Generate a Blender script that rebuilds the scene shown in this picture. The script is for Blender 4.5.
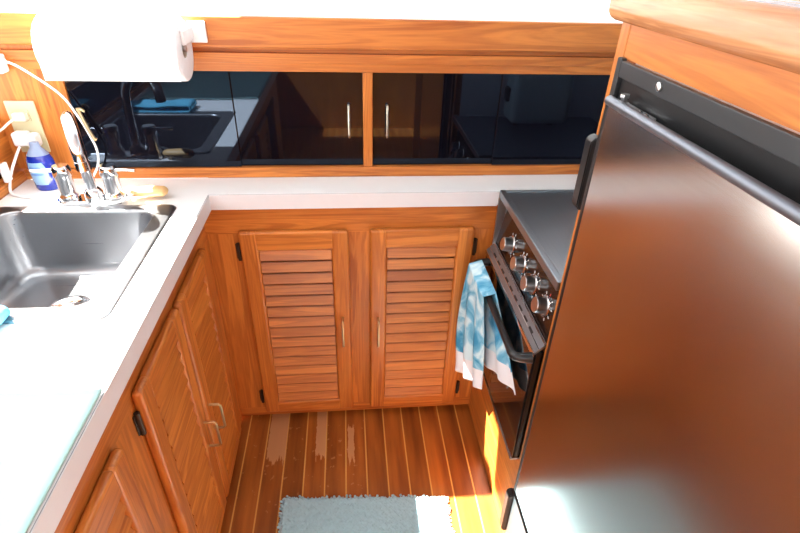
import bpy, bmesh, math, random
from mathutils import Vector, Matrix, noise
random.seed(7)
S = bpy.context.scene
for o in list(bpy.data.objects): bpy.data.objects.remove(o, do_unlink=True)
COL = S.collection

# ------------------------------------------------------------ camera
cd = bpy.data.cameras.new('camera'); cam = bpy.data.objects.new('camera', cd); COL.objects.link(cam)
CF = Vector((0.0936542, 0.8403773, -0.5338491)); CR = Vector((0.9952840, -0.0926365, 0.0287776)); CU = Vector((0.0252699, 0.5340267, 0.8450899))
cam.matrix_world = Matrix(((CR.x, CU.x, -CF.x, 0), (CR.y, CU.y, -CF.y, 0), (CR.z, CU.z, -CF.z, 1.4839), (0, 0, 0, 1)))
cd.sensor_fit = 'HORIZONTAL'; cd.sensor_width = 36; cd.lens = 36*514.93/800; cd.clip_start = 0.02
S.camera = cam
# ------------------------------------------------------------ world, sun, exposure
w = bpy.data.worlds.new('world'); S.world = w; w.use_nodes = True
bg = w.node_tree.nodes['Background']; bg.inputs[0].default_value = (1.0, 0.985, 0.96, 1); bg.inputs[1].default_value = 1.6
sd = bpy.data.lights.new('sun', 'SUN'); sun = bpy.data.objects.new('sun', sd); COL.objects.link(sun)
sd.energy = 28.0; sd.angle = math.radians(0.6); sd.color = (1.0, 0.96, 0.88)
sun.rotation_euler = Vector((-0.63, 0.225, 1.0)).to_track_quat('Z', 'Y').to_euler(); sun.location = (-3, 2, 5)
vs = S.view_settings; vs.view_transform = 'Standard'; vs.look = 'None'; vs.gamma = 1; vs.use_curve_mapping = False; vs.exposure = 1.35

# ------------------------------------------------------------ materials
def srgb(r, g, b):
    f = lambda c: (c/255/12.92) if c/255 <= 0.04045 else ((c/255+0.055)/1.055)**2.4
    return (f(r), f(g), f(b), 1)
def newmat(name):
    m = bpy.data.materials.new(name); m.use_nodes = True
    return m, m.node_tree, m.node_tree.nodes['Principled BSDF']
def plain(name, c, rough=.5, metal=0, noise_amt=.06, nscale=40, coat=0, trans=0, spec=.5, bump=0):
    m, nt, b = newmat(name)
    b.inputs['Roughness'].default_value = rough; b.inputs['Metallic'].default_value = metal
    b.inputs['Coat Weight'].default_value = coat; b.inputs['Transmission Weight'].default_value = trans
    b.inputs['Specular IOR Level'].default_value = spec
    tc = nt.nodes.new('ShaderNodeTexCoord'); n = nt.nodes.new('ShaderNodeTexNoise'); n.inputs['Scale'].default_value = nscale
    nt.links.new(tc.outputs['Object'], n.inputs['Vector'])
    mx = nt.nodes.new('ShaderNodeMix'); mx.data_type = 'RGBA'
    mx.inputs[6].default_value = tuple(x*(1-noise_amt) for x in c[:3])+(1,); mx.inputs[7].default_value = tuple(min(1, x*(1+noise_amt)) for x in c[:3])+(1,)
    nt.links.new(n.outputs['Fac'], mx.inputs[0]); nt.links.new(mx.outputs[2], b.inputs['Base Color'])
    if bump:
        bp = nt.nodes.new('ShaderNodeBump'); bp.inputs['Strength'].default_value = bump; bp.inputs['Distance'].default_value = .002
        nt.links.new(n.outputs['Fac'], bp.inputs['Height']); nt.links.new(bp.outputs[0], b.inputs['Normal'])
    return m
def wood(name, axis, dark=(0.35, 0.090, 0.012, 1), light=(0.66, 0.230, 0.040, 1), rough=.42, scale=1.0, contrast=1.0):
    m, nt, b = newmat(name); N = nt.nodes; L = nt.links
    tc = N.new('ShaderNodeTexCoord'); mp = N.new('ShaderNodeMapping')
    sc = [38*scale]*3; sc['xyz'.index(axis)] = 2.2*scale; mp.inputs['Scale'].default_value = sc
    L.new(tc.outputs['Object'], mp.inputs['Vector'])
    oi = N.new('ShaderNodeObjectInfo'); ad = N.new('ShaderNodeVectorMath'); ad.operation = 'ADD'
    ml = N.new('ShaderNodeMath'); ml.operation = 'MULTIPLY'; ml.inputs[1].default_value = 37.0
    L.new(oi.outputs['Random'], ml.inputs[0]); L.new(mp.outputs[0], ad.inputs[0]); L.new(ml.outputs[0], ad.inputs[1])
    n1 = N.new('ShaderNodeTexNoise'); n1.inputs['Scale'].default_value = .55; n1.inputs['Detail'].default_value = 5; n1.inputs['Distortion'].default_value = 1.6
    n2 = N.new('ShaderNodeTexNoise'); n2.inputs['Scale'].default_value = 5; n2.inputs['Detail'].default_value = 3
    L.new(ad.outputs[0], n1.inputs['Vector']); L.new(ad.outputs[0], n2.inputs['Vector'])
    wv = N.new('ShaderNodeMath'); wv.operation = 'MULTIPLY'; wv.inputs[1].default_value = 34
    L.new(n1.outputs['Fac'], wv.inputs[0]); sn = N.new('ShaderNodeMath'); sn.operation = 'SINE'; L.new(wv.outputs[0], sn.inputs[0])
    ma = N.new('ShaderNodeMath'); ma.operation = 'MULTIPLY_ADD'; ma.inputs[1].default_value = .13*contrast; L.new(sn.outputs[0], ma.inputs[0]); L.new(n1.outputs['Fac'], ma.inputs[2])
    mb = N.new('ShaderNodeMath'); mb.operation = 'MULTIPLY_ADD'; mb.inputs[1].default_value = .35; L.new(n2.outputs['Fac'], mb.inputs[0]); L.new(ma.outputs[0], mb.inputs[2])
    cr = N.new('ShaderNodeValToRGB'); cr.color_ramp.elements[0].position = .38; cr.color_ramp.elements[0].color = dark
    cr.color_ramp.elements[1].position = .95; cr.color_ramp.elements[1].color = light
    L.new(mb.outputs[0], cr.inputs[0]); L.new(cr.outputs[0], b.inputs['Base Color'])
    b.inputs['Roughness'].default_value = rough; b.inputs['Coat Weight'].default_value = .08; b.inputs['Coat Roughness'].default_value = .2
    bp = N.new('ShaderNodeBump'); bp.inputs['Strength'].default_value = .12; bp.inputs['Distance'].default_value = .001
    L.new(n2.outputs['Fac'], bp.inputs['Height']); L.new(bp.outputs[0], b.inputs['Normal'])
    return m
WX, WY, WZ = wood('teak_grain_x', 'x'), wood('teak_grain_y', 'y'), wood('teak_grain_z', 'z')
CAPW = wood('teak_cap', 'y', dark=(.36, .14, .06, 1), light=(.68, .33, .15, 1), rough=.25)
WHITE = plain('white_laminate', (.86, .86, .86, 1), .35, noise_amt=.01)
BAND = plain('edge_band_white', (.72, .73, .76, 1), .4, noise_amt=.02)
PAINT = plain('pale_paint', (.50, .55, .60, 1), .6, noise_amt=.02)
ACRYL = plain('black_acrylic', (.003, .003, .006, 1), .03, noise_amt=.1, spec=.36)
ACRYL.node_tree.nodes['Principled BSDF'].inputs['Specular Tint'].default_value = (.55, .72, 1, 1)
BLACK = plain('black_plastic', (.012, .012, .013, 1), .35)
DGREY = plain('charcoal_plastic', (.020, .022, .025, 1), .45)
BRASS = plain('antique_brass', (.62, .50, .30, 1), .28, 1)
NICKEL = plain('champagne_metal', (.7, .64, .52, 1), .28, 1)
BRONZE = plain('dark_bronze', (.05, .035, .025, 1), .45, .6)
CHROME = plain('chrome', (.82, .83, .85, 1), .07, 1)
ALU = plain('brushed_aluminium', (.62, .62, .63, 1), .3, 1)
PAPER = plain('white_paper', (.88, .88, .9, 1), .9, nscale=200, bump=.3)
PLAST = plain('white_plastic', (.85, .85, .86, 1), .35)
IVORY = plain('ivory_plastic', (.58, .53, .34, 1), .4)
CLEARP = plain('milky_plastic', (.75, .7, .6, 1), .3)
SHADOW = plain('dark_slot_toe_shade', (.015, .012, .01, 1), .7)

def steel(name, c, rough, axis, streak=.12, aniso=.0):
    m, nt, b = newmat(name); N = nt.nodes; L = nt.links
    tc = N.new('ShaderNodeTexCoord'); mp = N.new('ShaderNodeMapping'); sc = [260.]*3; sc['xyz'.index(axis)] = 2.5
    mp.inputs['Scale'].default_value = sc; n = N.new('ShaderNodeTexNoise'); n.inputs['Scale'].default_value = 1; n.inputs['Detail'].default_value = 2
    L.new(tc.outputs['Object'], mp.inputs[0]); L.new(mp.outputs[0], n.inputs['Vector'])
    r = N.new('ShaderNodeMapRange'); r.inputs[3].default_value = rough-streak*.5; r.inputs[4].default_value = rough+streak*.5
    L.new(n.outputs['Fac'], r.inputs[0]); L.new(r.outputs[0], b.inputs['Roughness'])
    b.inputs['Base Color'].default_value = c; b.inputs['Metallic'].default_value = 1
    if aniso:
        b.inputs['Anisotropic'].default_value = aniso
        tg = N.new('ShaderNodeTangent'); tg.direction_type = 'RADIAL'; tg.axis = axis.upper(); L.new(tg.outputs[0], b.inputs['Tangent'])
    return m
FSTEEL = steel('brushed_fridge_steel', (.60, .58, .565, 1), .20, 'y', .05)
SSTEEL = steel('satin_sink_steel', (.36, .37, .39, 1), .3, 'x')
COOKM = steel('smooth_cooktop_steel', (.36, .40, .44, 1), .42, 'y')
OVEN = plain('oven_black_glass', (.01, .008, .008, 1), .06)

def floor_mat():
    m, nt, b = newmat('teak_and_holly'); N = nt.nodes; L = nt.links
    tc = N.new('ShaderNodeTexCoord'); mp = N.new('ShaderNodeMapping'); mp.inputs['Scale'].default_value = (22, 2, 22)
    L.new(tc.outputs['Object'], mp.inputs[0])
    n = N.new('ShaderNodeTexNoise'); n.inputs['Scale'].default_value = 1.2; n.inputs['Detail'].default_value = 5; L.new(mp.outputs[0], n.inputs['Vector'])
    cr = N.new('ShaderNodeValToRGB'); cr.color_ramp.elements[0].color = (.19, .048, .008, 1); cr.color_ramp.elements[1].color = (.47, .14, .02, 1)
    cr.color_ramp.elements[0].position = .3; cr.color_ramp.elements[1].position = .72
    L.new(n.outputs['Fac'], cr.inputs[0])
    sep = N.new('ShaderNodeSeparateXYZ'); L.new(tc.outputs['Object'], sep.inputs[0])
    def M(op, a, b_=None, c=None):
        x = N.new('ShaderNodeMath'); x.operation = op
        for i, v in enumerate((a, b_, c)):
            if v is None: continue
            if isinstance(v, (int, float)): x.inputs[i].default_value = v
            else: L.new(v, x.inputs[i])
        return x.outputs[0]
    # pale strips every 0.0694 m
    u = M('DIVIDE', M('ADD', sep.outputs[0], .3658+.694), .0683)
    fr = M('FRACT', u); d = M('ABSOLUTE', M('SUBTRACT', fr, .5)); strip = M('GREATER_THAN', d, .466)
    # per plank variation
    wn = N.new('ShaderNodeTexWhiteNoise'); wn.noise_dimensions = '1D'; L.new(M('FLOOR', u), wn.inputs['W'])
    mv = M('MULTIPLY_ADD', wn.outputs[0], .35, .82)
    hv = N.new('ShaderNodeHueSaturation'); L.new(cr.outputs[0], hv.inputs['Color']); L.new(mv, hv.inputs['Value'])
    m1 = N.new('ShaderNodeMix'); m1.data_type = 'RGBA'; L.new(strip, m1.inputs[0]); L.new(hv.outputs[0], m1.inputs[6]); m1.inputs[7].default_value = (.66, .34, .08, 1)
    # worn pale patches along the planks
    nn = N.new('ShaderNodeTexNoise'); nn.inputs['Scale'].default_value = 45; nn.inputs['Detail'].default_value = 4; L.new(tc.outputs['Object'], nn.inputs['Vector'])
    mp2 = N.new('ShaderNodeMapping'); mp2.inputs['Scale'].default_value = (160, 12, 1); L.new(tc.outputs['Object'], mp2.inputs[0])
    n2 = N.new('ShaderNodeTexNoise'); n2.inputs['Scale'].default_value = 1; L.new(mp2.outputs[0], n2.inputs['Vector'])
    jit = M('MULTIPLY', M('SUBTRACT', nn.outputs['Fac'], .5), .04)
    jy = M('MULTIPLY', M('SUBTRACT', n2.outputs['Fac'], .5), .12)
    tot = None
    for x0, x1, y0, y1 in ((-.303, -.240, 1.145, 1.40), (-.139, -.104, 1.15, 1.40), (-.028, -.006, 1.13, 1.27)):
        xx = M('ADD', sep.outputs[0], M('MULTIPLY', jit, .3)); yy = M('ADD', sep.outputs[1], jy)
        a = M('MULTIPLY', M('GREATER_THAN', xx, x0), M('LESS_THAN', xx, x1)); c = M('MULTIPLY', M('GREATER_THAN', yy, y0), M('LESS_THAN', yy, y1))
        a = M('MULTIPLY', a, c); tot = a if tot is None else M('MAXIMUM', tot, a)
    # fine scratches
    scr = M('MULTIPLY', M('GREATER_THAN', nn.outputs['Fac'], .66), .35)
    inreg = M('MULTIPLY', M('LESS_THAN', sep.outputs[0], .05), M('GREATER_THAN', sep.outputs[1], .95))
    tot = M('MULTIPLY', tot, .85); tot = M('MAXIMUM', tot, M('MULTIPLY', scr, inreg))
    m2 = N.new('ShaderNodeMix'); m2.data_type = 'RGBA'; L.new(tot, m2.inputs[0]); L.new(m1.outputs[2], m2.inputs[6]); m2.inputs[7].default_value = (.60, .31, .14, 1)
    L.new(m2.outputs[2], b.inputs['Base Color']); b.inputs['Roughness'].default_value = .35; b.inputs['Coat Weight'].default_value = .05
    return m
FLOORM = floor_mat()

# ------------------------------------------------------------ mesh helpers
def bx(bm, lo, hi, bev=0, seg=2, mi=0, mat=None):
    t = bmesh.new(); bmesh.ops.create_cube(t, size=1)
    for v in t.verts:
        v.co = Vector([lo[i]+(v.co[i]+.5)*(hi[i]-lo[i]) for i in range(3)])
    if bev: bmesh.ops.bevel(t, geom=t.edges[:], offset=bev, segments=seg, profile=.5, affect='EDGES')
    merge(bm, t, mi, mat)
def merge(bm, t, mi=0, mat=None):
    if mat is not None: bmesh.ops.transform(t, matrix=mat, verts=t.verts)
    for f in t.faces: f.material_index = mi
    me = bpy.data.meshes.new('t'); t.to_mesh(me); t.free(); bm.from_mesh(me); bpy.data.meshes.remove(me)
def smooth_path(pts, n=8):
    P = [Vector(p) for p in pts]; out = []
    for i in range(len(P)-1):
        a = P[i-1] if i else P[0]*2-P[1]; b, c = P[i], P[i+1]; d = P[i+2] if i+2 < len(P) else P[-1]*2-P[-2]
        for k in range(n):
            t = k/n; out.append(.5*((2*b)+(c-a)*t+(2*a-5*b+4*c-d)*t*t+(3*b-a-3*c+d)*t**3))
    out.append(P[-1]); return out
def tube(bm, pts, r, seg=10, n=8, mi=0, smooth=True, flat=1.0, cap=True):
    P = smooth_path(pts, n) if smooth else [Vector(p) for p in pts]
    R = r if isinstance(r, (list, tuple)) else [r]
    t = bmesh.new(); up = None; rings = []
    for i, p in enumerate(P):
        d = (P[min(i+1, len(P)-1)]-P[max(i-1, 0)]).normalized()
        if up is None:
            up = Vector((0, 0, 1)) if abs(d.z) < .9 else Vector((1, 0, 0))
        up = (up-d*up.dot(d)).normalized(); side = d.cross(up)
        f = i/(len(P)-1)*(len(R)-1); k = min(int(f), len(R)-2) if len(R) > 1 else 0
        rr = R[0] if len(R) == 1 else R[k]+(R[k+1]-R[k])*(f-k)
        rings.append([t.verts.new(p+(side*math.cos(a)+up*math.sin(a)*flat)*rr) for a in [2*math.pi*j/seg for j in range(seg)]])
    for a, b in zip(rings, rings[1:]):
        for j in range(seg): t.faces.new((a[j], a[(j+1) % seg], b[(j+1) % seg], b[j]))
    if cap: t.faces.new(rings[0][::-1]); t.faces.new(rings[-1])
    bmesh.ops.recalc_face_normals(t, faces=t.faces)
    merge(bm, t, mi)
def lathe(bm, prof, seg=24, mat=None, mi=0, sx=1, sy=1):
    t = bmesh.new(); rings = []
    for r, z in prof:
        rings.append([t.verts.new((r*sx*math.cos(2*math.pi*j/seg), r*sy*math.sin(2*math.pi*j/seg), z)) for j in range(seg)] if r > 1e-6 else [t.verts.new((0, 0, z))])
    for a, b in zip(rings, rings[1:]):
        for j in range(seg):
            k = (j+1) % seg
            if len(a) == 1 and len(b) == 1: continue
            if len(a) == 1: t.faces.new((a[0], b[k], b[j]))
            elif len(b) == 1: t.faces.new((a[j], a[k], b[0]))
            else: t.faces.new((a[j], a[k], b[k], b[j]))
    bmesh.ops.recalc_face_normals(t, faces=t.faces)
    merge(bm, t, mi, mat)
def prism(bm, poly, axis, a, b, mi=0, bev=0, mat=None):
    """extrude a 2D outline (the two other axes in xyz order) from a to b along axis"""
    t = bmesh.new(); ax = 'xyz'.index(axis)
    def P(q, h):
        v = list(q); v.insert(ax, h); return v
    v0 = [t.verts.new(P(q, a)) for q in poly]; v1 = [t.verts.new(P(q, b)) for q in poly]
    t.faces.new(v0); t.faces.new(v1[::-1]); n = len(poly)
    for i in range(n): t.faces.new((v0[i], v1[i], v1[(i+1) % n], v0[(i+1) % n]))
    bmesh.ops.recalc_face_normals(t, faces=t.faces)
    if bev: bmesh.ops.bevel(t, geom=t.edges[:], offset=bev, segments=2, affect='EDGES')
    merge(bm, t, mi, mat)
def obj(name, bm, mats, parent=None, smooth=40, label=None):
    me = bpy.data.meshes.new(name); bm.to_mesh(me); bm.free()
    for m in (mats if isinstance(mats, (list, tuple)) else [mats]): me.materials.append(m)
    o = bpy.data.objects.new(name, me); COL.objects.link(o)
    if smooth:
        for p in me.polygons: p.use_smooth = True
        try: me.set_sharp_from_angle(angle=math.radians(smooth))
        except Exception: pass
        wn = o.modifiers.new('weighted_normal', 'WEIGHTED_NORMAL'); wn.weight = 100; wn.keep_sharp = True
    if parent: o.parent = parent; o.matrix_parent_inverse = parent.matrix_world.inverted() if False else Matrix.Translation(-parent.location)
    if label: o['label'] = label
    return o
def thing(name, label, cat, loc=(0, 0, 0), group=None):
    o = bpy.data.objects.new(name, None); o.empty_display_size = .02; COL.objects.link(o); o.location = loc
    o['label'] = label; o['category'] = cat
    if group: o['group'] = group
    return o
def tag(o, label, cat, group=None):
    o['label'] = label; o['category'] = cat
    if group: o['group'] = group
    return o
def struct(name, bm, mats, parent=None, smooth=40):
    o = obj(name, bm, mats, parent, smooth)
    if not parent: o['kind'] = 'structure'
    return o
B = bmesh.new

# dimensions taken for this galley
XC, YB, YG = -.4085, 1.3272, 1.419      # left face, back face, back wall plane
XL, YF = -.3736, 1.2972                 # counter edges
ZT = .90

# ------------------------------------------------------------ structure
b = B(); bx(b, (-1.2, -1.9, -.04), (1.6, 1.9, 0)); struct('floor', b, FLOORM)
b = B(); bx(b, (-.895, YG, .93), (-.713, YG+.03, 1.25)); bx(b, (-.895, YG, 0), (-.86, YG+.03, .855)); struct('wall_back', b, WZ)
b = B()
bx(b, (-.93, -1.9, 0), (-.895, YG+.03, .93), mi=0); bx(b, (-.93, -1.9, 1.04), (-.895, YG+.03, 1.07), .004, mi=0)
bx(b, (-.93, 1.36, .93), (-.895, YG+.03, 1.04), mi=0); bx(b, (-.925, -1.9, .93), (-.905, 1.36, 1.04), mi=1)
struct('wall_left', b, [WY, ACRYL])
b = B(); bx(b, (-.895, .3, .9), (-.883, 1.416, .925), .002); struct('trim_1', b, WY)
# raised window ledge over the back cabinets
b = B(); bx(b, (-1.2, 1.405, 1.29), (1.6, 2.3, 1.322), mi=1); bx(b, (-1.2, 1.405, 1.2502), (1.6, 1.45, 1.2898), mi=0); bx(b, (-1.2, 1.388, 1.2502), (1.55, 1.405, 1.3215), .005, 3, mi=0)

struct('trim_2', b, [WX, WHITE])
b = B(); bx(b, (-1.4, 2.3, 0), (1.8, 2.34, 1.36)); struct('wall_front', b, PAINT)
b = B(); bx(b, (-.80, -1.2, 2.0), (1.6, 1.405, 2.04)); bx(b, (-.68, 1.405, 2.0), (1.6, 2.34, 2.04)); bx(b, (-1.5, -1.2, 2.0), (-.80, .84, 2.04)); struct('sun_shaping_ceiling', b, PAINT)  # unseen ceiling, its stepped edge invented to cut the sun into patches
b = B(); bx(b, (1.56, -1.9, 0), (1.6, -.1, 1.15)); bx(b, (1.56, -.1, 0), (1.6, 2.3, 2.0)); struct('wall_right', b, PAINT)  # unseen wall, cut low behind the camera to let in fill light
b = B(); bx(b, (-.93, -1.94, 0), (1.6, -1.9, 1.15)); struct('wall_rear', b, WZ)  # unseen wall, kept low so sky light fills from the rear
# pale laminated face that closes the far side of the fridge housing
# ------------------------------------------------------------ wall cabinet with black sliding doors
wc = thing('wall_cabinet', 'low wooden wall cabinet with four black glossy doors behind the counter', 'cabinet', (0, YG, .9))
b = B()
bx(b, (-.713, YG+.02, .9005), (1.55, YG+.25, 1.2495), mi=0)
bx(b, (-.882, 1.4145, .9005), (1.55, YG+.0195, .929), .0015, mi=0)
obj('bottom_rail', b, WX, wc)
b = B(); bx(b, (-1.2, YG-.002, 1.1895), (1.55, YG+.0195, 1.2115), .0015); bx(b, (-1.2, YG-.010, 1.2118), (1.55, YG+.0195, 1.236), .002); bx(b, (-1.2, YG+.003, 1.236), (1.55, YG+.0195, 1.2498))
obj('top_rail', b, WX, wc)
b = B(); bx(b, (.042, YG-.0015, .929), (.068, YG+.0195, 1.189), .0015); obj('mullion', b, WZ, wc)
def black_door(x0, x1, dy, hx=None):
    b = B(); bx(b, (x0, YG+.003+dy, .930), (x1, YG+.009+dy, 1.189), .001); d = obj('door', b, ACRYL, wc)
    if hx is not None:
        b = B(); z0, z1 = 1.012, 1.108; y = YG+.003+dy
        tube(b, [(hx, y, z0+.006), (hx, y-.016, z0+.006), (hx, y-.022, z0+.012), (hx, y-.022, z1-.012), (hx, y-.016, z1-.006), (hx, y, z1-.006)], .0035, 8, smooth=False)
        obj('handle', b, NICKEL, d)
black_door(-.711, -.303, 0); black_door(-.312, .0415, .007, .003); black_door(.0685, .425, .007, .108); black_door(.4215, .745, 0)

# ------------------------------------------------------------ outlet and cables
ot = thing('wall_outlet', 'ivory wall outlet plate on the wood left of the black doors', 'outlet', (-.832, YG, 1.04))
b = B(); bx(b, (-.869, YG-.006, .978), (-.797, YG-.0005, 1.113), .002); obj('cover_plate', b, IVORY, ot)
for z in (1.076, 1.018):
    b = B(); bx(b, (-.850, YG-.0085, z-.015), (-.816, YG-.006, z+.015), .002)
    s = obj('socket', b, IVORY, ot)
    b = B(); bx(b, (-.843, YG-.0090, z-.004), (-.841, YG-.0086, z+.006)); bx(b, (-.827, YG-.0090, z-.004), (-.825, YG-.0086, z+.006)); bx(b, (-.836, YG-.0090, z-.012), (-.831, YG-.0086, z-.007)); obj('slot', b, SHADOW, s)
pl = thing('power_plug', 'flat beige plug in the upper socket with its cord running left', 'plug', (-.84, 1.40, 1.076))
b = B(); bx(b, (-.85, 1.392, 1.066), (-.818, 1.410, 1.087), .004, 3); obj('plug_body', b, CLEARP, pl)
b = B(); tube(b, [(-.848, 1.395, 1.072), (-.862, 1.387, 1.062), (-.876, 1.375, 1.05), (-.888, 1.35, 1.045)], .003, 8); obj('cord', b, CLEARP, pl)
pl = thing('power_adapter', 'chunky white plug in the lower socket with white cord curling down', 'plug', (-.84, 1.39, 1.02))
b = B(); bx(b, (-.862, 1.378, 1.005), (-.826, 1.4100, 1.040), .006, 3); bx(b, (-.8265, 1.372, 1.0), (-.803, 1.4100, 1.036), .008, 3); obj('plug_body', b, PLAST, pl)
b = B(); tube(b, [(-.848, 1.379, 1.006), (-.858, 1.368, .985), (-.872, 1.355, .955), (-.878, 1.335, .925), (-.868, 1.31, .906), (-.835, 1.292, .9035), (-.775, 1.275, .9035)], .0035, 8); obj('cord', b, PLAST, pl)
pl = thing('charging_cable', 'thin white cable hanging from a white box down behind the faucet', 'cable', (-.83, 1.38, 1.2))
b = B(); bx(b, (-.872, 1.375, 1.186), (-.822, YG-.0105, 1.228), .004, 3); obj('adapter_box', b, PLAST, pl)
b = B(); tube(b, [(-.823, 1.39, 1.216), (-.79, 1.398, 1.196), (-.722, 1.402, 1.135), (-.694, 1.402, 1.078), (-.678, 1.400, 1.03), (-.669, 1.397, .99), (-.676, 1.395, .95), (-.70, 1.39, .912), (-.712, 1.375, .9035)], .003, 8); obj('cord', b, PLAST, pl)
b = B(); tube(b, [(-.690, 1.405, 1.092), (-.684, 1.403, 1.070), (-.676, 1.399, 1.045), (-.667, 1.396, 1.022), (-.663, 1.398, 1.018)], .0048, 8); tube(b, [(-.694, 1.404, 1.095), (-.684, 1.407, 1.095), (-.678, 1.409, 1.088)], .004, 8)
obj('cable_clip', b, BRASS, pl, label='brass coloured clip holding the cable')
# charger lying against the left wall
b = B(); bx(b, (-.882, 1.318, .930), (-.872, 1.345, .978), .003, 3); tag(obj('phone_charger', b, PLAST), 'small white charger block hanging at the left wall beside the dish soap', 'charger')

# ------------------------------------------------------------ paper towel
pr = thing('paper_towel_holder', 'white paper towel holder screwed to the ledge board', 'paper towel holder', (-.36, 1.38, 1.28))
b = B(); bx(b, (-.375, 1.380, 1.262), (-.333, 1.3875, 1.310), .003, 3); bx(b, (-.372, 1.300, 1.268), (-.364, 1.384, 1.300), .003, 3); obj('bracket', b, PLAST, pr)
b = B(); bx(b, (-.710, 1.380, 1.262), (-.672, 1.3875, 1.310), .003, 3); bx(b, (-.680, 1.300, 1.268), (-.672, 1.384, 1.300), .003, 3); obj('bracket', b, PLAST, pr)
b = B(); tube(b, [(-.674, 1.312, 1.262), (-.366, 1.312, 1.262)], .006, 10, smooth=False); obj('rod', b, ALU, pr)
b = B()
M0 = Matrix.Translation((-.668, 1.318, 1.258)) @ Matrix.Rotation(math.pi/2, 4, 'Y')
R_ = .070
lathe(b, [(.019, 0), (.019, .292), (.021, .296), (R_-.003, .296), (R_, .293), (R_, .003), (R_-.003, 0), (.019, 0)], 48, M0)
r = obj('paper_towel_roll', b, PAPER); tag(r, 'thick white roll of paper towel under the bright ledge', 'paper towel')
b = B(); prism(b, [(1.252, 1.20), (1.2525, 1.20), (1.2495, 1.245), (1.249, 1.245)], 'x', -.665, -.374); obj('loose_sheet', b, PAPER, r)
b = B(); lathe(b, [(.0185, .001), (.0185, .295), (.0165, .295), (.0165, .001), (.0185, .001)], 32, M0); obj('cardboard_core', b, plain('cardboard', (.45, .38, .3, 1), .8), r)

# ------------------------------------------------------------ countertop
ct = thing('countertop', 'white laminate L-shaped countertop around the sink', 'countertop', (-.6, .9, .9))
b = B(); e = .0012
for lo, hi in (((-.882, -.3), (XL-e, .775)), ((-.882, .775), (-.858, 1.226)), ((-.448, .775), (XL-e, 1.226)), ((-.882, 1.226), (XL-e, 1.414)), ((XL-e, YF+e), (1.0, 1.414))):
    bx(b, (lo[0], lo[1], .858), (hi[0], hi[1], ZT))
obj('worktop', b, WHITE, ct)
b = B()
bx(b, (XL-.0002, -.3, .856), (XL+.0012, YF-.0002, ZT-.0006), .0004, 1); bx(b, (XL-.0002, YF-.0012, .856), (.4155, YF+.0004, ZT-.0006), .0004, 1)
obj('edge_band', b, BAND, ct)
b = B(); bx(b, (XL-e-.0002, -.3, .87), (XL-.0003, YF, ZT-.0003)); bx(b, (XL-e, YF+.0005, .87), (.4155, YF+e, ZT-.0003)); obj('seam', b, plain('grey_seam', (.30, .30, .33, 1), .6), ct)

# ------------------------------------------------------------ sink
sk = thing('sink', 'stainless steel drop-in sink set in the white counter', 'sink', (-.65, 1.0, .9))
def rrect(x0, x1, y0, y1, r, n=6):
    out = []
    for cx, cy, a0 in ((x1-r, y1-r, 0), (x0+r, y1-r, 90), (x0+r, y0+r, 180), (x1-r, y0+r, 270)):
        for k in range(n+1):
            a = math.radians(a0+90*k/n); out.append((cx+r*math.cos(a), cy+r*math.sin(a)))
    return out
b = B(); rings = []
RG = [(-.868, -.4345, .764, 1.237, .022, .9004), (-.866, -.4365, .766, 1.235, .022, .9035), (-.862, -.4405, .770, 1.231, .02, .9042),
      (-.846, -.474, .806, 1.210, .045, .9035), (-.843, -.477, .809, 1.207, .045, .9015), (-.840, -.480, .812, 1.203, .045, .895),
      (-.828, -.500, .830, 1.190, .05, .765), (-.822, -.507, .836, 1.184, .05, .748), (-.812, -.518, .846, 1.174, .05, .739), (-.79, -.54, .87, 1.15, .05, .736),
      (-.70, -.63, .96, 1.09, .05, .733)]
for x0, x1, y0, y1, r_, z in RG:
    r_ = min(r_, (x1-x0)/2-.001, (y1-y0)/2-.001)
    rings.append([b.verts.new((p[0], p[1], z)) for p in rrect(x0, x1, y0, y1, r_, 8)])
for p, q in zip(rings, rings[1:]):
    n = len(p)
    for j in range(n): b.faces.new((p[j], p[(j+1) % n], q[(j+1) % n], q[j]))
b.faces.new(rings[-1]); bmesh.ops.recalc_face_normals(b, faces=b.faces)
for f in b.faces:
    pass
obj('basin', b, SSTEEL, sk, 60)
b = B(); lathe(b, [(.045, .001), (.047, .004), (.040, .005), (.034, .001), (.02, .0), (0, .0)], 32, Matrix.Translation((-.662, 1.035, .7338))); dr = obj('drain', b, CHROME, sk)
b = B(); lathe(b, [(.012, .0015), (.012, .010), (.008, .013), (0, .013)], 20, Matrix.Translation((-.662, 1.035, .7338))); obj('strainer_knob', b, ALU, dr)

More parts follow.
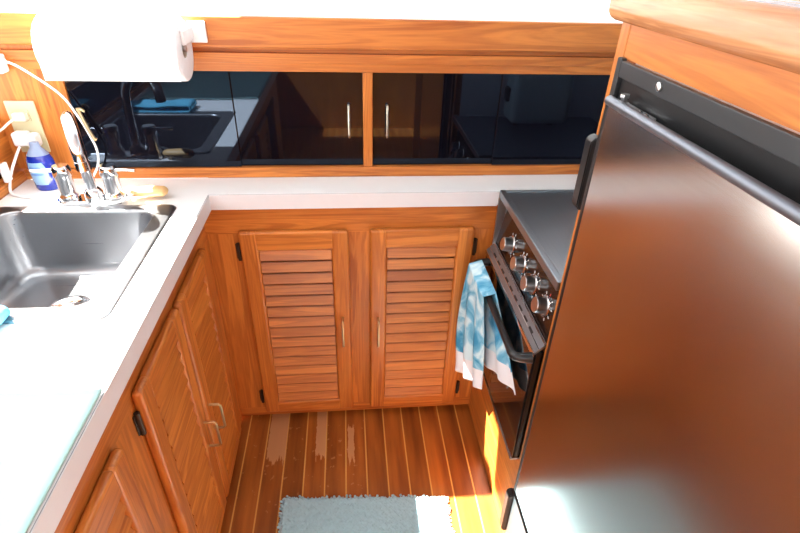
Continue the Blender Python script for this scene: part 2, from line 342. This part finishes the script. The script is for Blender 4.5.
# ------------------------------------------------------------ faucet
fc = thing('faucet', 'chrome two-handle faucet with arched spout behind the sink', 'faucet', (-.645, 1.25, .9))
b = B(); prism(b, rrect(-.735, -.565, 1.238, 1.29, .02), 'z', .9003, .912, bev=.003); obj('base_plate', b, CHROME, fc)
b = B(); tube(b, [(-.64, 1.258, .91), (-.641, 1.256, .96), (-.642, 1.252, 1.04), (-.640, 1.247, 1.09), (-.628, 1.223, 1.127), (-.610, 1.185, 1.135), (-.594, 1.155, 1.115), (-.586, 1.14, 1.08), (-.584, 1.137, 1.052)], [.013, .0125, .012, .0115, .012, .0135, .0145, .014], 16)
tube(b, [(-.584, 1.137, 1.056), (-.583, 1.136, 1.036)], .0155, 16, smooth=False); lathe(b, [(.024, 0), (.022, .02), (.014, .03)], 24, Matrix.Translation((-.64, 1.258, .911))); obj('spout', b, CHROME, fc)
for sx, hx in ((-1, -.702), (1, -.592)):
    b = B(); lathe(b, [(.024, 0), (.024, .012), (.019, .02), (.019, .058), (.021, .062), (.021, .082), (.017, .088), (0, .089)], 24, Matrix.Translation((hx, 1.262, .911)))
    h = obj('valve', b, CHROME, fc)
    b = B(); tube(b, [(hx+sx*.014, 1.260, .988), (hx+sx*.04, 1.258, .988), (hx+sx*.066, 1.256, .987)], [.006, .0045, .005], 12, flat=.8); obj('lever', b, CHROME, h)

# ------------------------------------------------------------ dish soap
ds = thing('dish_soap_bottle', 'clear plastic bottle of blue dish soap with pale label on counter', 'bottle', (-.792, 1.345, .9))
MB = Matrix.Translation((-.795, 1.352, .9004)) @ Matrix.Rotation(math.radians(10), 4, 'Z')
b = B(); lathe(b, [(0, 0), (.026, 0), (.030, .006), (.031, .03), (.033, .06), (.031, .082), (.026, .094)], 32, MB, sx=1.0, sy=.68)
obj('body', b, plain('blue_soap', (.008, .022, .26, 1), .12, noise_amt=.15, nscale=20, coat=.5), ds)
b = B(); lathe(b, [(.0262, .0942), (.018, .106), (.012, .115), (.011, .126), (.0, .127)], 32, MB, sx=1.0, sy=.75); obj('neck', b, plain('clear_blue_plastic', (.22, .28, .42, 1), .15), ds)
def patch(bm, a0, a1, z0, z1, mi, off, seg=12):
    R = lambda z: .0305+.0025*min(1, max(0, (z-.02)/.04)) if z < .06 else .033-.002*(z-.06)/.022
    rows = []
    for k in range(7):
        z = z0+(z1-z0)*k/6; s = math.sin(math.pi*min(1, max(0.001, (k+.9)/7.8)))**.35
        am = (a0+a1)/2; h = (a1-a0)/2*s
        rows.append([bm.verts.new(MB @ Vector(((R(z)+off)*math.cos(am-h+2*h*j/seg), .68*(R(z)+off)*math.sin(am-h+2*h*j/seg)-0.0, z))) for j in range(seg+1)])
    for p, q in zip(rows, rows[1:]):
        for j in range(seg):
            f = bm.faces.new((p[j], p[j+1], q[j+1], q[j])); f.material_index = mi
b = B(); patch(b, math.radians(-150), math.radians(-62), .018, .078, 0, .0008); patch(b, math.radians(-140), math.radians(-85), .062, .067, 1, .0014); patch(b, math.radians(-140), math.radians(-80), .044, .050, 1, .0014)
obj('label', b, [plain('pale_blue_label', (.20, .34, .52, 1), .4), plain('label_print', (.1, .2, .45, 1), .4)], ds)

# ------------------------------------------------------------ dish brush
db = thing('dish_brush', 'dish brush with pale wooden handle lying behind the sink rim', 'brush', (-.55, 1.285, .9))
b = B(); tube(b, [(-.556, 1.270, .918), (-.545, 1.277, .919), (-.51, 1.281, .920), (-.48, 1.283, .919), (-.470, 1.284, .916)], [.011, .0155, .018, .017, .007], 16, flat=.75); obj('handle', b, plain('pale_beech', (.72, .45, .2, 1), .5, noise_amt=.12, nscale=60), db)
b = B(); tube(b, [(-.552, 1.266, .918), (-.572, 1.226, .9165), (-.63, 1.218, .9165)], [.006, .005, .012], 12, flat=.6); obj('brush_head', b, PLAST, db)

# ------------------------------------------------------------ blue cloth and drying mat
def sheet(bm, f, nu, nv, uv=False):
    g = [[bm.verts.new(f(i/nu, j/nv)) for j in range(nv+1)] for i in range(nu+1)]
    L = bm.loops.layers.uv.verify() if uv else None
    for i in range(nu):
        for j in range(nv):
            fc_ = bm.faces.new((g[i][j], g[i+1][j], g[i+1][j+1], g[i][j+1]))
            if uv:
                for lp, (a, c) in zip(fc_.loops, ((i, j), (i+1, j), (i+1, j+1), (i, j+1))): lp[L].uv = (a/nu, c/nv)
def solid(o, t, off=0, sub=0):
    m = o.modifiers.new('solidify', 'SOLIDIFY'); m.thickness = t; m.offset = off
    if sub: s = o.modifiers.new('sub', 'SUBSURF'); s.levels = sub; s.render_levels = sub
b = B()
def cloth(u, v):
    # folded cloth: a strip running in x whose edge rolls over at the right end
    L_ = .40; x = -.86+u*.25; y = .695+v*.085
    z = .909+.004*math.sin(9*u+3*v)
    return Vector((x, y, z))
def fold(u, v):
    y = .682+v*.098+.008*math.sin(3*u)
    a = u*1.25
    if a < 1: x = -.86+a*.248; z = .9045
    else:
        t = (a-1)/.25; x = -.612+.010*math.sin(math.pi*t); z = .9045+.022*(1-math.cos(math.pi*t))/2
    return Vector((x-.06*(1-v)*0, y, z))
def fold2(u, v):
    y = .684+v*.094+.006*math.sin(5*u); x = -.612-u*.245; z = .9265+.002*math.sin(11*u+5*v)-.008*u
    return Vector((x, y, z))
sheet(b, fold, 30, 12); sheet(b, fold2, 24, 12)
bmesh.ops.remove_doubles(b, verts=b.verts, dist=.003)
o = obj('folded_cloth', b, plain('aqua_cloth', (.13, .50, .72, 1), .9, nscale=300, bump=.5, noise_amt=.1), None, 80); solid(o, .005)
tag(o, 'bright aqua blue folded cloth in front of the sink', 'cloth')

b = B()
x0, x1, y0, y1 = -.85, -.3755, -.22, .590
nx, ny = 60, 300
def matf(u, v):
    x = x0+(x1-x0)*u; y = y0+(y1-y0)*v
    rib = max(0, math.sin(2*math.pi*(y/.0145)))**.5*.0022
    e_ = min(1, min(x-x0, x1-x, y-y0, y1-y)/.012) if True else 1
    return Vector((x, y, .9055+(.002 if e_ < .99 else rib+.0012*noise.noise((x*60, y*60, 0)))))
sheet(b, matf, nx, ny)
for f in b.faces:
    c = f.calc_center_median()
    if min(c.x-x0, x1-c.x, c.y-y0, y1-c.y) < .010: f.material_index = 1
dm = obj('drying_mat', b, [plain('pale_aqua_terry', (.50, .77, .77, 1), .95, nscale=250, bump=.4), plain('aqua_binding', (.45, .74, .73, 1), .9, nscale=250)], None, 80); solid(dm, .004, -1)
tag(dm, 'pale aqua ribbed dish drying mat on the counter nearest the camera', 'drying mat')

# ------------------------------------------------------------ louvred doors
def louvre_door(parent, org, ud, wd, out, w_, h_, handle_side, hinge_z, rails, hinges=True, n_slats=15, label=None):
    """org: lower hinge corner on the cabinet face; ud: unit along width; out: unit out of the face"""
    ud, out = Vector(ud), Vector(out); up = Vector((0, 0, 1)); org = Vector(org)
    MT = Matrix((( ud.x, out.x, 0, org.x), (ud.y, out.y, 0, org.y), (0, 0, 1, org.z), (0, 0, 0, 1)))
    flip = MT.to_3x3().determinant() < 0
    def fin(bm):
        if flip: bmesh.ops.reverse_faces(bm, faces=bm.faces)
    T = .021; st = .052; tr, br = .063, .052
    b = B()
    bx(b, (0, .0006, 0), (st, T, h_), .009, 3, 0, MT); bx(b, (w_-st, .0006, 0), (w_, T, h_), .009, 3, 0, MT)
    bx(b, (st-.0075, .001, h_-tr), (w_-st+.0075, T-.0004, h_), .0068, 3, 1, MT); bx(b, (st-.0075, .001, 0), (w_-st+.0075, T-.0004, br), .0068, 3, 1, MT)
    fin(b); d = obj('door', b, [WZ, rails], parent)
    b = B(); z0, z1 = br-.002, h_-tr+.002; p = (z1-z0)/n_slats
    for k in range(n_slats):
        zc_ = z0+p*(k+.5)
        t = bmesh.new(); bmesh.ops.create_cube(t, size=1)
        ln = p*.76
        for v in t.verts: v.co = Vector((v.co.x*(w_-2*st-.001), v.co.y*.0085, v.co.z*ln))
        bmesh.ops.bevel(t, geom=[e_ for e_ in t.edges if abs(e_.verts[0].co.x-e_.verts[1].co.x) > .01], offset=.0022, segments=2, affect='EDGES')
        bmesh.ops.transform(t, matrix=MT @ Matrix.Translation((w_/2, .0115, zc_)) @ Matrix.Rotation(math.radians(26), 4, 'X'), verts=t.verts)
        # variation of position per slat keeps the grain different
        merge(b, t, 0)
    fin(b); obj('louvres', b, rails, d)
    hx = w_-st*.5 if handle_side == 'far' else st*.5
    hz = hinge_z
    b = B()
    pts = [(hx, T-.001, hz[0]), (hx, T+.024, hz[0]), (hx, T+.029, hz[0]+.006), (hx, T+.029, hz[1]-.006), (hx, T+.024, hz[1]), (hx, T-.001, hz[1])]
    tube(b, [MT @ Vector(q) for q in pts], .0036, 10, smooth=False); obj('handle', b, BRASS, d)
    if hinges:
        for z in (.07, h_-.07):
            b = B(); xx = -.006 if handle_side == 'far' else w_+.006
            tube(b, [MT @ Vector((xx, .006, z-.028)), MT @ Vector((xx, .006, z+.028))], .0055, 10, smooth=False)
            bx(b, (xx-.009, .0006, z-.025), (xx+.009, .004, z+.025), .001, 1, 0, MT); fin(b) if False else None
            obj('hinge', b, BRONZE, d)
    return d

# back base cabinet
bc = thing('base_cabinet', 'teak base cabinet with two louvred doors facing the camera', 'cabinet', (0, YB+.2, 0))
b = B(); f0, f1 = YB, YB+.02
bx(b, (XC-.02, f0, .765), (.427, f1, .8575), mi=1); bx(b, (XC-.02, f0, .020), (.427, f1, .06), mi=1)
bx(b, (XC-.02, f0, .06), (-.305, f1, .765), mi=0); bx(b, (-.015, f0, .06), (.065, f1, .765), mi=0); bx(b, (.355, f0, .06), (.427, f1, .765), mi=0)
bx(b, (XC, f0+.05, 0), (.427, f0+.06, .0575), mi=2)  # toe board coloured near black to stand for the shade under the cabinet
obj('face_frame', b, [WZ, WX, SHADOW], bc)
b = B(); bx(b, (XC, 1.60, .008), (.427, 1.612, .857)); bx(b, (XC-.02, f1+.0005, .008), (XC-.008, 1.60, .857)); bx(b, (.417, f1+.0005, .008), (.427, 1.60, .857)); bx(b, (XC, f1, .008), (.417, 1.60, .02)); bx(b, (XC-.02, 1.42, .845), (.427, 1.60, .857)); obj('carcass', b, WX, bc)
louvre_door(bc, (-.317, YB, .0495), (1, 0, 0), 0, (0, -1, 0), .311, .7295, 'far', (.318, .418), WX)
louvre_door(bc, (.055, YB, .0495), (1, 0, 0), 0, (0, -1, 0), .310, .7295, 'near', (.312, .412), WX)

# left base cabinet
lc = thing('sink_cabinet', 'teak sink cabinet with louvred doors under the left counter', 'cabinet', (XC-.2, .8, 0))
b = B()
bx(b, (XC-.02, -.3, .745), (XC, YB, .8575), mi=1); bx(b, (XC-.02, -.3, .002), (XC, YB, .06), mi=1)
for y0, y1 in ((1.23, YB), (.955, .995), (.60, .715), (.24, .32), (-.3, -.1)): bx(b, (XC-.02, y0, .06), (XC, y1, .745), mi=0)
obj('face_frame', b, [WZ, WY, SHADOW], lc)
b = B(); bx(b, (-.888, -.3, .005), (-.876, YB, .857)); bx(b, (-.876, -.3, .005), (XC-.0205, -.288, .857)); bx(b, (-.876, YB-.03, .005), (XC-.0205, YB-.02, .857)); bx(b, (-.876, -.288, .005), (XC-.0205, YB-.03, .017)); obj('carcass', b, WY, lc)
louvre_door(lc, (XC, .978, .05), (0, 1, 0), 0, (1, 0, 0), .262, .725, 'near', (.285, .375), WY)
louvre_door(lc, (XC, .706, .05), (0, 1, 0), 0, (1, 0, 0), .264, .725, 'far', (.285, .375), WY)
louvre_door(lc, (XC, .312, .05), (0, 1, 0), 0, (1, 0, 0), .297, .705, 'near', (.285, .375), WY, hinges=False)

# wooden housing under and beside the oven
sh = thing('oven_housing', 'plain teak panel below the oven beside the floor', 'panel', (.5, 1.0, 0))
b = B(); bx(b, (.428, .829, .002), (.445, YB+.02, .345), mi=0); bx(b, (.428, 1.2995, .345), (.445, YB+.02, .856), mi=1); obj('kick_panel', b, [WY, WZ], sh)

# ------------------------------------------------------------ stove
sv = thing('stove', 'black and chrome stove with oven set between counter and refrigerator', 'stove', (.7, 1.05, .35))
Y0, Y1 = .834, 1.2965
b = B(); bx(b, (.447, Y0, .352), (.99, Y1, .885)); obj('body', b, BLACK, sv)
b = B()
bx(b, (.432, Y0, .893), (.98, Y1-.012, .903), .002); bx(b, (.417, Y0, .884), (.4335, Y1-.001, .9065), .003, 3); bx(b, (.417, Y1-.012, .893), (.98, Y1-.004, .9065), .002)
obj('cooktop', b, [COOKM], sv)
b = B(); bx(b, (.436, Y0, .9032), (.97, Y0+.45, .9045), .0005, 1)
bx(b, (.424, Y0, .9066), (.4275, Y1-.006, .9085), .0006, 1); bx(b, (.424, Y1-.010, .9066), (.98, Y1-.006, .9085), .0006, 1)
obj('top_trim', b, COOKM, sv) if False else b.free()
b = B(); prism(b, [(.452, .884), (.425, .735), (.447, .735), (.47, .884)], 'y', Y0, Y1-.004); cp = obj('control_panel', b, plain('control_black', (.018, .010, .008, 1), .12), sv)
b = B(); prism(b, [(.4175, .884), (.4175, .715), (.4235, .715), (.449, .884)], 'y', Y1-.006, Y1-.0005); obj('side_flange', b, ALU, sv)
pd = Vector((-(.884-.735), 0, .452-.425)).normalized()  # outward and slightly up normal
pd = Vector((-.98, 0, .18)).normalized()
slope = Vector((.452-.425, 0, .884-.735)).normalized()
for i, yk in enumerate((1.178, 1.078, .988, .902)):
    base = Vector((.4360, yk, .795))
    rot = Matrix.Translation(base) @ pd.to_track_quat('Z', 'Y').to_matrix().to_4x4()
    b = B(); lathe(b, [(.022, 0), (.022, .003), (.0195, .005), (.0185, .026), (.0170, .0285), (0, .0285)], 28, rot); k_ = obj('knob', b, ALU, sv)
    b = B(); lathe(b, [(.0255, 0), (.0255, .0035), (.0235, .0045), (.0225, 0)], 28, rot, 0)
    obj('ring', b, CHROME, k_)
    b = B()
    for q in range(9):
        a = math.radians(-60+q*37.5); c = Vector((math.cos(a)*.0305, math.sin(a)*.0305, .0006))
        t = bmesh.new(); bmesh.ops.create_cube(t, size=1)
        for v in t.verts: v.co = Vector((v.co.x*.006, v.co.y*.0022, v.co.z*.0008))
        merge(b, t, 1 if (i == 3 and q == 4) else 0, rot @ Matrix.Translation(c) @ Matrix.Rotation(a, 4, 'Z'))
    obj('dial_mark', b, [plain('dial_white', (.75, .75, .75, 1), .5), plain('dial_red', (.6, .03, .02, 1), .5)], cp)
od = B(); bx(od, (.401, Y0, .352), (.424, Y1-.006, .716), .003); od = obj('oven_door', od, OVEN, sv)
b = B(); prism(b, [(.3995, .714), (.4005, .709), (.4240, .732), (.4240, .742)], 'y', Y0, Y1-.006)
tr_ = obj('door_trim', b, plain('dark_trim_metal', (.30, .32, .35, 1), .3, .85), od)
b = B(); bx(b, (.3975, Y0, .704), (.4020, Y1-.006, .7165), .0015, 2); bx(b, (.4195, Y0, .7345), (.4225, Y1-.006, .742), .001, 2); bx(b, (.4085, Y0, .7235), (.4105, Y1-.006, .7275), .0008, 1); obj('bright_edge', b, CHROME, tr_)
b = B()
for k in range(9):
    y = .90+k*.042; c = Matrix.Translation((.4118, y, .7285)) @ Matrix.Rotation(math.radians(-50), 4, 'Y')
    bx(b, (-.0025, -.012, -.0008), (.0025, .012, .0008), .0004, 1, 0, c)
obj('vent_slot', b, BLACK, tr_)
b = B(); bx(b, (.3985, Y0, .347), (.4245, Y1-.006, .3535), .001); obj('bottom_trim', b, ALU, od)
b = B(); tube(b, [(.401, 1.262, .690), (.375, 1.258, .690), (.360, 1.235, .692), (.360, 1.10, .694), (.360, .90, .694), (.360, .862, .694), (.372, .846, .695), (.401, .840, .697)], [.012, .011, .009, .009, .009, .010, .011, .013], 14, n=6); obj('handle', b, BLACK, od)

# towel over the oven handle
def towel(u, v):
    s = u                                    # 0 near .. 1 far
    yb = 1.072+.168*s
    if v < .5:
        t = 1-v/.5                           # t=1 outer hem, t=0 bar
        x = .345+(-.012*math.sin(math.pi*min(1, t*1.1))*s+.018*t*(1-s))
        y = yb+t*((1.035+.195*s)-yb)
        z = .709-t*(.709-(.40-.11*s))
        f_ = t
    else:
        t = (v-.5)/.5
        x = .3745+.010*t; y = yb+t*((.845+.30*s)-yb); z = .709-t*(.709-(.575-.16*s)); f_ = t
    fo = .0085*math.sin(s*15+1.0+1.5*t*(1 if v < .5 else -1))*min(1, f_*1.6)
    if v < .5: x += fo-.004
    else: x += max(-.008, min(.008, fo))*.7
    if abs(v-.5) < .04: z += .002
    return Vector((x, y, z))
m, nt, bb = newmat('sea_blue_towel'); N = nt.nodes; L = nt.links
tc = N.new('ShaderNodeTexCoord'); n = N.new('ShaderNodeTexNoise'); n.inputs['Scale'].default_value = 13; n.inputs['Detail'].default_value = 4; n.inputs['Distortion'].default_value = .8
L.new(tc.outputs['Object'], n.inputs['Vector']); cr = N.new('ShaderNodeValToRGB'); E_ = cr.color_ramp.elements
E_[0].position = .38; E_[0].color = (.04, .27, .48, 1); E_[1].position = .62; E_[1].color = (.62, .80, .86, 1); x_ = cr.color_ramp.elements.new(.5); x_.color = (.20, .50, .68, 1)
L.new(n.outputs['Fac'], cr.inputs[0]); sp = N.new('ShaderNodeSeparateXYZ'); L.new(tc.outputs['UV'], sp.inputs[0])
a = N.new('ShaderNodeMath'); a.operation = 'SUBTRACT'; a.inputs[1].default_value = .5; L.new(sp.outputs[1], a.inputs[0])
c = N.new('ShaderNodeMath'); c.operation = 'ABSOLUTE'; L.new(a.outputs[0], c.inputs[0]); g = N.new('ShaderNodeMath'); g.operation = 'GREATER_THAN'; g.inputs[1].default_value = .395; L.new(c.outputs[0], g.inputs[0])
mx = N.new('ShaderNodeMix'); mx.data_type = 'RGBA'; L.new(g.outputs[0], mx.inputs[0]); L.new(cr.outputs[0], mx.inputs[6]); mx.inputs[7].default_value = (.80, .80, .84, 1); L.new(mx.outputs[2], bb.inputs['Base Color'])
bb.inputs['Roughness'].default_value = .95
b = B(); sheet(b, towel, 40, 80, True); tw = obj('dish_towel', b, m, None, 80); solid(tw, .003)
tag(tw, 'sea blue and white dish towel hanging over the oven handle', 'towel')

# ------------------------------------------------------------ appliance box seen in the black door's reflection
ap = thing('toaster', 'pale aqua toaster behind the refrigerator, seen reflected in the black doors', 'toaster', (.68, .93, .905))
b = B(); bx(b, (.60, .865, .915), (.825, .985, 1.11), .025, 4); obj('shell', b, plain('pale_aqua_enamel', (.72, .88, .90, 1), .3), ap)
b = B(); bx(b, (.587, .905, .99), (.601, .945, 1.04), .005, 3); obj('lever', b, BLACK, ap)
for x in (.63, .77):
    b = B(); bx(b, (x-.01, .90, .9035), (x+.01, .95, .916), .002); obj('foot', b, BLACK, ap)

# ------------------------------------------------------------ fridge housing and fridge
fh = thing('refrigerator_housing', 'teak housing around the refrigerator with rounded wooden cap', 'cabinet', (.8, .4, 0))
b = B()
bx(b, (.420, .800, .002), (.445, .828, 1.3905), .003, mi=0)          # far stile
bx(b, (.445, .812, .8), (1.2, .828, 1.3905), mi=2)                  # far side skin
bx(b, (.445, .812, .0), (.99, .828, .8), mi=0)
bx(b, (.4215, -.4, 1.343), (.445, .7995, 1.3905), mi=1)                # wood above the fridge
bx(b, (.4215, -.4, .002), (.445, .10, 1.346), mi=0)
obj('panel', b, [WZ, WY, plain('pale_side_laminate', (.75, .80, .86, 1), .4)], fh)
b = B(); bx(b, (.398, -.5, 1.391), (1.3, .850, 1.443), .018, 5); obj('cap', b, CAPW, fh, label='wide rounded wooden cap rail')

rf = thing('refrigerator', 'built-in refrigerator with brushed steel door and black trim', 'refrigerator', (.8, .4, 0))
b = B()   # frame flange
bx(b, (.412, .785, .30), (.421, .7995, 1.345), .002); bx(b, (.412, .10, 1.318), (.421, .785, 1.342), .002)
obj('frame', b, DGREY, rf)
b = B(); bx(b, (.4195, .10, 1.25), (.4212, .785, 1.318)); obj('recess', b, BLACK, rf)
b = B(); bx(b, (.392, .12, .350), (.416, .765, 1.286), .003); fd = obj('door', b, DGREY, rf)
b = B(); bx(b, (.3868, .14, .349), (.393, .7424, 1.288), .0008, 1); obj('steel_panel', b, FSTEEL, fd)
b = B(); bx(b, (.3855, .7425, .346), (.395, .7525, 1.293), .002); obj('edge_strip', b, BLACK, fd)
b = B(); tube(b, [(.389, .12, 1.2925), (.389, .749, 1.2925)], .0075, 14, smooth=False); obj('top_bar', b, plain('satin_dark_metal', (.16, .17, .20, 1), .32, .7), fd)
b = B()
for k, z in enumerate((.346, .340, .334, .328)): tube(b, [(.3875+.001*k, .13, z), (.3875+.001*k, .752, z)], .0026, 8, smooth=False)
obj('bottom_gasket', b, BLACK, fd)
b = B(); lathe(b, [(.009, 0), (.009, .006), (.005, .007), (.005, .013), (.007, .013), (.007, .018), (0, .018)], 6, Matrix.Translation((.404, .735, 1.287))); bx(b, (.396, .66, 1.287), (.416, .745, 1.291), .001); hg = obj('hinge', b, ALU, rf)
for y in (.685, .668):
    b = B(); lathe(b, [(.004, 0), (.004, .002), (.002, .0035), (0, .0035)], 14, Matrix.Translation((.405, y, 1.291))); obj('screw', b, CHROME, hg)
b = B(); lathe(b, [(.006, 0), (.006, .002), (.004, .0035), (0, .004)], 20, Matrix.Translation((.4119, .668, 1.331)) @ Matrix.Rotation(-math.pi/2, 4, 'Y')); obj('screw', b, ALU, rf)
b = B(); bx(b, (.408, .12, .02), (.419, .7845, .318), .002); obj('lower_panel', b, steel('grey_base_panel', (.25, .29, .31, 1), .45, 'y'), rf)
for z0, z1, nm in ((1.090, 1.222, 'upper'), (.10, .262, 'lower')):
    b = B(); pts = rrect(.383, .4195, z0, z1, .015)
    t = bmesh.new(); prism(b, rrect(.396, .4195, z0, z1, .0115), 'y', .788, .812, bev=.002)
    t.free(); tag(obj('door_bracket', b, BLACK), 'rounded black bracket on the housing edge near the %s corner of the refrigerator' % ('upper far' if nm == 'upper' else 'lower far'), 'bracket')

# ------------------------------------------------------------ rug
b = B(); rx0, rx1, ry0, ry1 = -.232, .279, .42, .998
random.seed(3); nx, ny = 150, 160
def rug(u, v):
    x = rx0+(rx1-rx0)*u; y = ry0+(ry1-ry0)*v-.060*max(0, (x+.221)/.508)*.55
    a = math.sin(x*2*math.pi/.0105+1.5*noise.noise((x*40, y*40, 2)))*math.sin(y*2*math.pi/.0115+2*noise.noise((x*35, y*35, 7)))
    ed = min(u, 1-u, v, 1-v)
    z = .013+.0042*a+.003*noise.noise((x*90, y*90, 0))
    if ed < .008: z = .004
    jx = .003*noise.noise((x*200, y*200, 5)); jy = .003*noise.noise((x*210, y*190, 9))
    if ed < .012: jx += .004*math.sin(y*520)*(1 if u < .1 or u > .9 else 0); jy += .004*math.sin(x*520)*(1 if v < .1 or v > .9 else 0)
    return Vector((x+jx, y+jy, max(.002, z)))
sheet(b, rug, nx, ny)
rg = obj('bath_rug', b, plain('pale_blue_chenille', (.45, .65, .71, 1), .95, nscale=120, bump=.6, noise_amt=.12), None, 80)
tag(rg, 'pale blue chenille rug on the plank floor', 'rug')
b = B()
for e_ in range(150):
    t_ = random.random(); side = random.choice('tlr')
    if side == 't': p = rug(t_, 1)
    elif side == 'l': p = rug(0, .45+.55*t_)
    else: p = rug(1, .45+.55*t_)
    t = bmesh.new(); bmesh.ops.create_icosphere(t, subdivisions=1, radius=.0045)
    merge(b, t, 0, Matrix.Translation((p.x, p.y, .0065)))
o = obj('fringe', b, rg.data.materials[0], rg, 80); o['kind'] = 'stuff'
